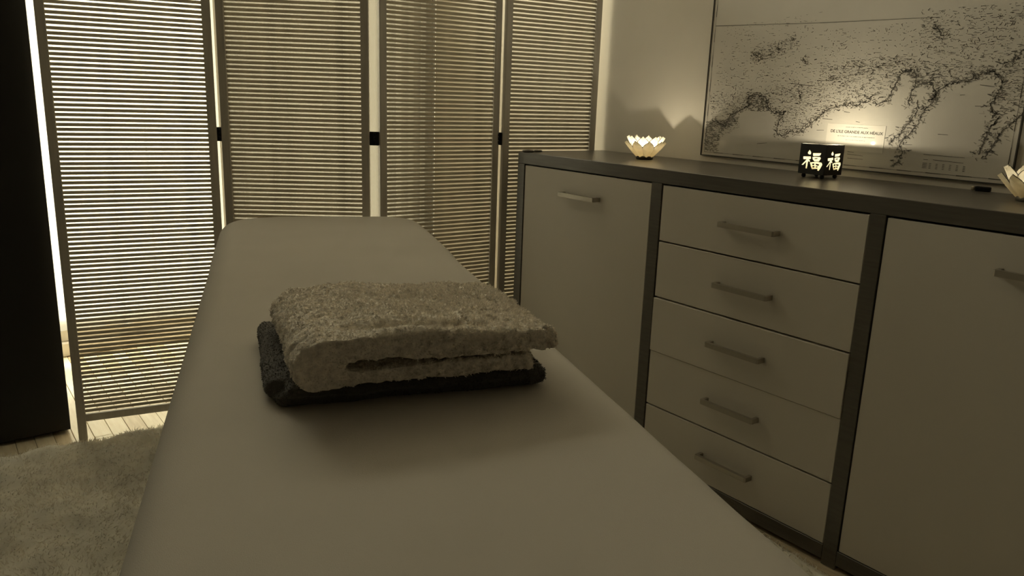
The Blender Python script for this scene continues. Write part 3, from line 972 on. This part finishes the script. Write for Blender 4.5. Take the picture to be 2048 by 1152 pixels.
for k in range(4):
    a = k * math.pi / 2
    p = obj('side_plate', PMESH, lan)
    # plate's x runs to the right seen from outside
    nrm_ = Vector((-math.cos(a), -math.sin(a), 0))
    xax = Vector((0, 0, 1)).cross(nrm_)
    mtx = Matrix(((xax.x, 0, nrm_.x, nrm_.x * LS / 2), (xax.y, 0, nrm_.y, nrm_.y * LS / 2), (0, 1, 0, LZ - TOPZ), (0, 0, 0, 1)))
    p.matrix_local = mtx
    p['label'] = 'black metal side with a cut-out character'
    q = obj('paper_liner', boxes_mesh('paper_liner', [((-LS / 2 + 0.003, 0.002, -0.0022), (LS / 2 - 0.003, LH * 0.90, -0.0018))], M_LINER), lan)
    q.matrix_local = mtx
obj('bottom_plate', boxes_mesh('bottom_plate', [((-LS / 2, -LS / 2, LZ - TOPZ - 0.001), (LS / 2, LS / 2, LZ - TOPZ + 0.0002))], M_LANTERN), lan)
for sx in (-1, 1):
    for sy in (-1, 1):
        obj('ball_foot', lathe_mesh('ball_foot', [(0.0, 0.0), (0.003, 0.0004), (0.0052, 0.0028), (0.0056, 0.0055), (0.0045, 0.0082), (0.002, 0.0100), (0.0, 0.0101)], M_LANTERN, 14), lan,
            (sx * (LS / 2 - 0.010), sy * (LS / 2 - 0.010), 0))
candle((LC.x, LC.y, LZ + 0.0004), 0.050, 0.015, 1.0, 'burning pale candle inside the black character lantern', 0.019)

# ------------------------------------------------------------------ capiz lotus candle holders
def petal_meshes(L, w, cup):
    nt_, ns = 12, 6
    def half(t):
        return w * 0.5 * (0.16 * (1 - t) ** 2 + 1.0 * math.sin(math.pi * min(1, t * 0.92 + 0.06)) ** 0.85) * (1 - sstep(0.80, 1.0, t) * (0.55 + 0.45 * (t > 0.999)))
    verts, faces, edge_l, edge_r = [], [], [], []
    for i in range(nt_ + 1):
        t = i / nt_
        hw = half(t) if i < nt_ else 0.0006
        for j in range(ns + 1):
            s = 2 * j / ns - 1
            # local: x across, z along the petal, y outward (negative = inside)
            y = cup * math.sin(t * math.pi * 0.55) * L * 0.45 - (1 - s * s) * -0.10 * w - abs(s) ** 2 * 0.16 * w
            verts.append((s * hw, y, t * L))
        edge_l.append(Vector(verts[-ns - 1])); edge_r.append(Vector(verts[-1]))
    W_ = ns + 1
    for i in range(nt_):
        for j in range(ns):
            a = i * W_ + j
            faces.append((a, a + 1, a + W_ + 1, a + W_))
    pm = mesh_from('petal', verts, faces, M_PETAL, True)
    rm = tube_mesh('rim', edge_l + list(reversed(edge_r)), 0.00085, M_RIM, 5)
    return pm, rm
TIERS = [petal_meshes(0.058, 0.036, 0.10), petal_meshes(0.067, 0.040, 0.08)]
def lotus(loc, rot, label, power):
    lo = empty('lotus_candle_holder', loc, rot)
    tag(lo, label, 'candle holder', 'capiz lotus candle holders on the sideboard')
    obj('base', lathe_mesh('base', [(0.0, 0.0), (0.0245, 0.0), (0.026, 0.0015), (0.026, 0.0075), (0.024, 0.0095), (0.0, 0.0095)], M_BASE, 28), lo)
    for ti, (n, tilt, r0, z0, off) in enumerate(((8, 40, 0.0225, 0.0080, 0.0), (8, 30, 0.0200, 0.0100, 0.5))):
        pm, rm = TIERS[ti]
        for k in range(n):
            a = 2 * math.pi * (k + off) / n
            p = obj('petal', pm, lo)
            p.matrix_local = Matrix.Rotation(a - math.pi / 2, 4, 'Z') @ Matrix.Translation((0, r0, z0)) @ Matrix.Rotation(-math.radians(tilt), 4, 'X')
            obj('rim', rm, p)
    return lo
L1 = (1.783, 1.690, TOPZ)
L2 = (1.806, 0.638, TOPZ)
lotus(L1, math.radians(11), 'glowing shell lotus candle holder beside the window end of the sideboard', 0)
lotus(L2, math.radians(25), 'shell lotus candle holder at the right edge beside the map', 0)
candle((L1[0], L1[1], TOPZ + 0.0097), 0.013, 0.0165, 0.5, 'burning tealight inside the lotus holder left of the map', 0.014)
candle((L2[0], L2[1], TOPZ + 0.0097), 0.013, 0.0165, 0.10, 'burning tealight inside the lotus holder at the right edge', 0.014)

# ------------------------------------------------------------------ small things on the sideboard
def pebble(name, loc, sx, sy, sz, rz, seed, m):
    bm = bmesh.new()
    bmesh.ops.create_icosphere(bm, subdivisions=3, radius=1.0)
    for v in bm.verts:
        k = 1 + 0.16 * noise.noise(v.co * 1.6 + Vector((seed, 0, 0)))
        v.co = Vector((v.co.x * sx * k, v.co.y * sy * k, max(0.0, (v.co.z * k + 0.75)) * sz))
    me = bpy.data.meshes.new(name)
    bm.to_mesh(me); bm.free()
    me.materials.append(m)
    me.polygons.foreach_set('use_smooth', [True] * len(me.polygons))
    return obj(name, me, None, loc, (0, 0, rz))
o = pebble('flat_pebble', (1.585, 2.012, TOPZ), 0.022, 0.018, 0.0042, 0.3, 2.0, M_STONE)
tag(o, 'larger flat dark pebble on the window-end front corner of the sideboard', 'pebble')
o = pebble('flat_pebble', (1.628, 2.017, TOPZ), 0.018, 0.011, 0.0034, 0.1, 9.0, M_STONE)
tag(o, 'smaller thin dark pebble beside the larger one on the sideboard corner', 'pebble')
lt = obj('lighter', boxes_mesh('lighter', [((-0.0065, -0.020, 0), (0.0065, 0.012, 0.011))], M_HINGE, 0.003, 2), None, (1.914, 0.778, TOPZ), (0, 0, math.radians(4)))
tag(lt, 'small black lighter lying under the lower right corner of the map', 'lighter')
obj('metal_cap', boxes_mesh('metal_cap', [((-0.0055, 0.0122, 0.001), (0.0055, 0.020, 0.010))], M_ALU, 0.002, 1), lt)
